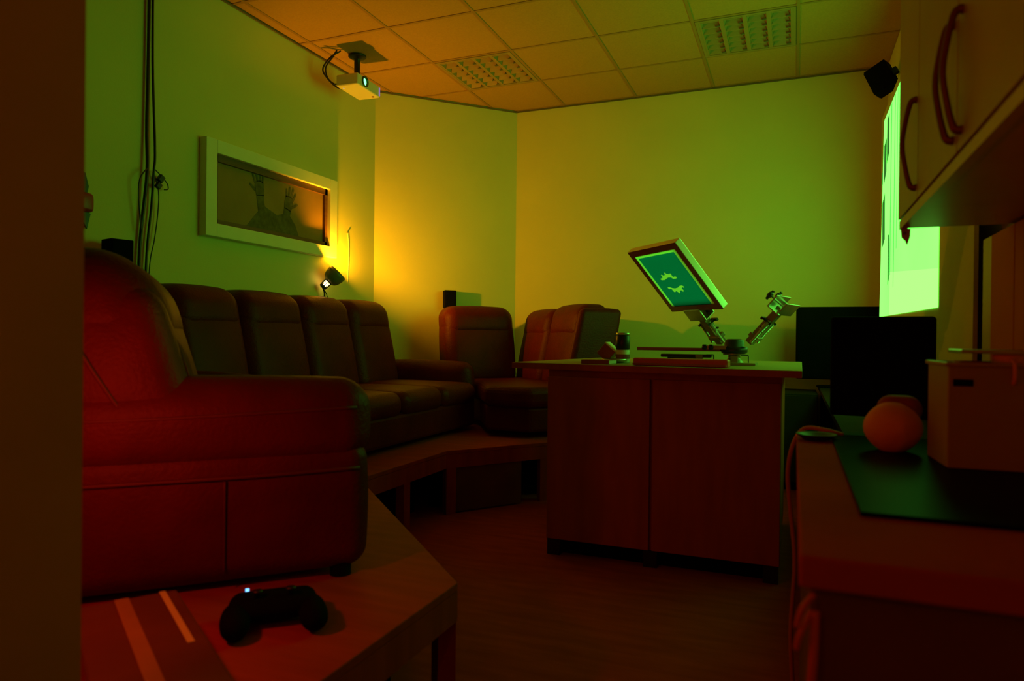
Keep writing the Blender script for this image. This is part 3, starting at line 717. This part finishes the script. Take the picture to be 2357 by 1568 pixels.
bm = tube(nb(), [(.024, .868, .708), (.012, .858, .694), (.006, .856, .672)], .0035)
tube(bm, [(.022, .866, .69), (.010, .858, .664), (.006, .858, .646)], .0035)
tube(bm, [(.026, .866, .69), (.024, .856, .64), (.022, .856, .60), (.026, .856, .55), (.024, .856, .48)], .005)
tag(obj('hanging_strap', bm, 'redbar'), 'thin red strap hanging at the left end of the worktop front', 'strap')

# ------------------------------------------------------------------ wall cabinets top right
def handle_bm(y, z0, z1, x):
    return tube(nb(), [(x, y, z0), (x-.012, y, z0+.006), (x-.022, y, z0+(z1-z0)*.25), (x-.028, y, (z0+z1)/2), (x-.022, y, z0+(z1-z0)*.75), (x-.012, y, z1-.006), (x, y, z1)], lambda t: .0055+.003*abs(2*t-1)**3, n=6)
def wall_cabinet(label, y0, y1, doors):
    ym = (y0+y1)/2
    t = thing('wall_cabinet', label, 'cabinet', (.42, ym, 1.30), 0, 'cream wall cabinets top right')
    obj('body', box(nb(), -.148, .167, y0-ym+.001, y1-ym-.001, .0, 1.55), 'cabinet', t)
    obj('bottom_rail', box(nb(), -.166, -.149, y0-ym+.001, y1-ym-.001, -.004, .018), 'cabinet', t)
    for a, b, hy in doors:
        d_ = obj('door', box(nb(), -.169, -.150, a-ym+.0025, b-ym-.0025, .022, 1.548), 'cabdoor', t, .0015)
        obj('handle', handle_bm(hy-ym, .050, .250, -.169), 'handle', d_)
    return t
wall_cabinet('single door cream wall cabinet next to the projected image', 1.773, 2.085, [(1.773, 2.085, 1.80)])
wall_cabinet('two door cream wall cabinet nearest the camera with paired bow handles', .965, 1.773, [(1.369, 1.773, 1.40), (.965, 1.369, 1.335)])
ck = thing('hanging_clip', 'small clip hanging from the far bottom corner of the wall cabinet', 'clip', (.268, 2.07, 1.296))
obj('jaw', prism(nb(), [(-.012, 0), (.010, 0), (.009, -.022), (.003, -.042), (-.002, -.030), (-.010, -.022)], -.004, .004, Matrix(((1,0,0,0),(0,0,1,0),(0,1,0,0),(0,0,0,1)))), 'cabinet', ck)
obj('spring', cyl(nb(), (-.004, -.006, -.012), (-.004, .006, -.012), .004), 'steel', ck)

# ------------------------------------------------------------------ foreground, bottom left on the platform
cb = thing('storage_case', 'glossy brown case with pale tape strips at the bottom left', 'case', (-1.05, .88, PZ), -.557)
obj('body', box(nb(), -.235, .235, -.09, .09, .0, .082), 'casebrown', cb, .004)
ld = obj('lid', box(nb(), -.24, .24, -.094, .094, .083, .10), 'casebrown', cb, .004)
obj('tape_strip', box(nb(), -.241, .241, -.022, .004, .1003, .1009), 'tape', ld)
obj('tape_strip', box(nb(), -.241, .05, .060, .072, .1003, .1009), 'cabinet', ld)

gd = thing('game_controller', 'black handheld controller with a small blue light lying on the platform', 'controller', (-1.075, 1.235, PZ+.003), .75)
obj('body', cushion(nb(), -.09, .09, -.05, .05, .012, .055, .022, .006), 'blackmatte', gd)
obj('grip', cushion(nb(), -.105, -.055, -.12, .0, .004, .050, .022, .006), 'blackmatte', gd)
obj('grip', cushion(nb(), .055, .105, -.12, .0, .004, .050, .022, .006), 'blackmatte', gd)
for x, y in ((-.035, -.02), (.035, -.02)):
    obj('thumb_stick', lathe(nb(), [(0, .055), (.006, .055), (.006, .068), (.011, .071), (.011, .075), (0, .076)], T(x, y, 0), 16), 'black', gd)
obj('indicator_light', box(nb(), -.060, -.052, .044, .049, .050, .058), 'led', gd)
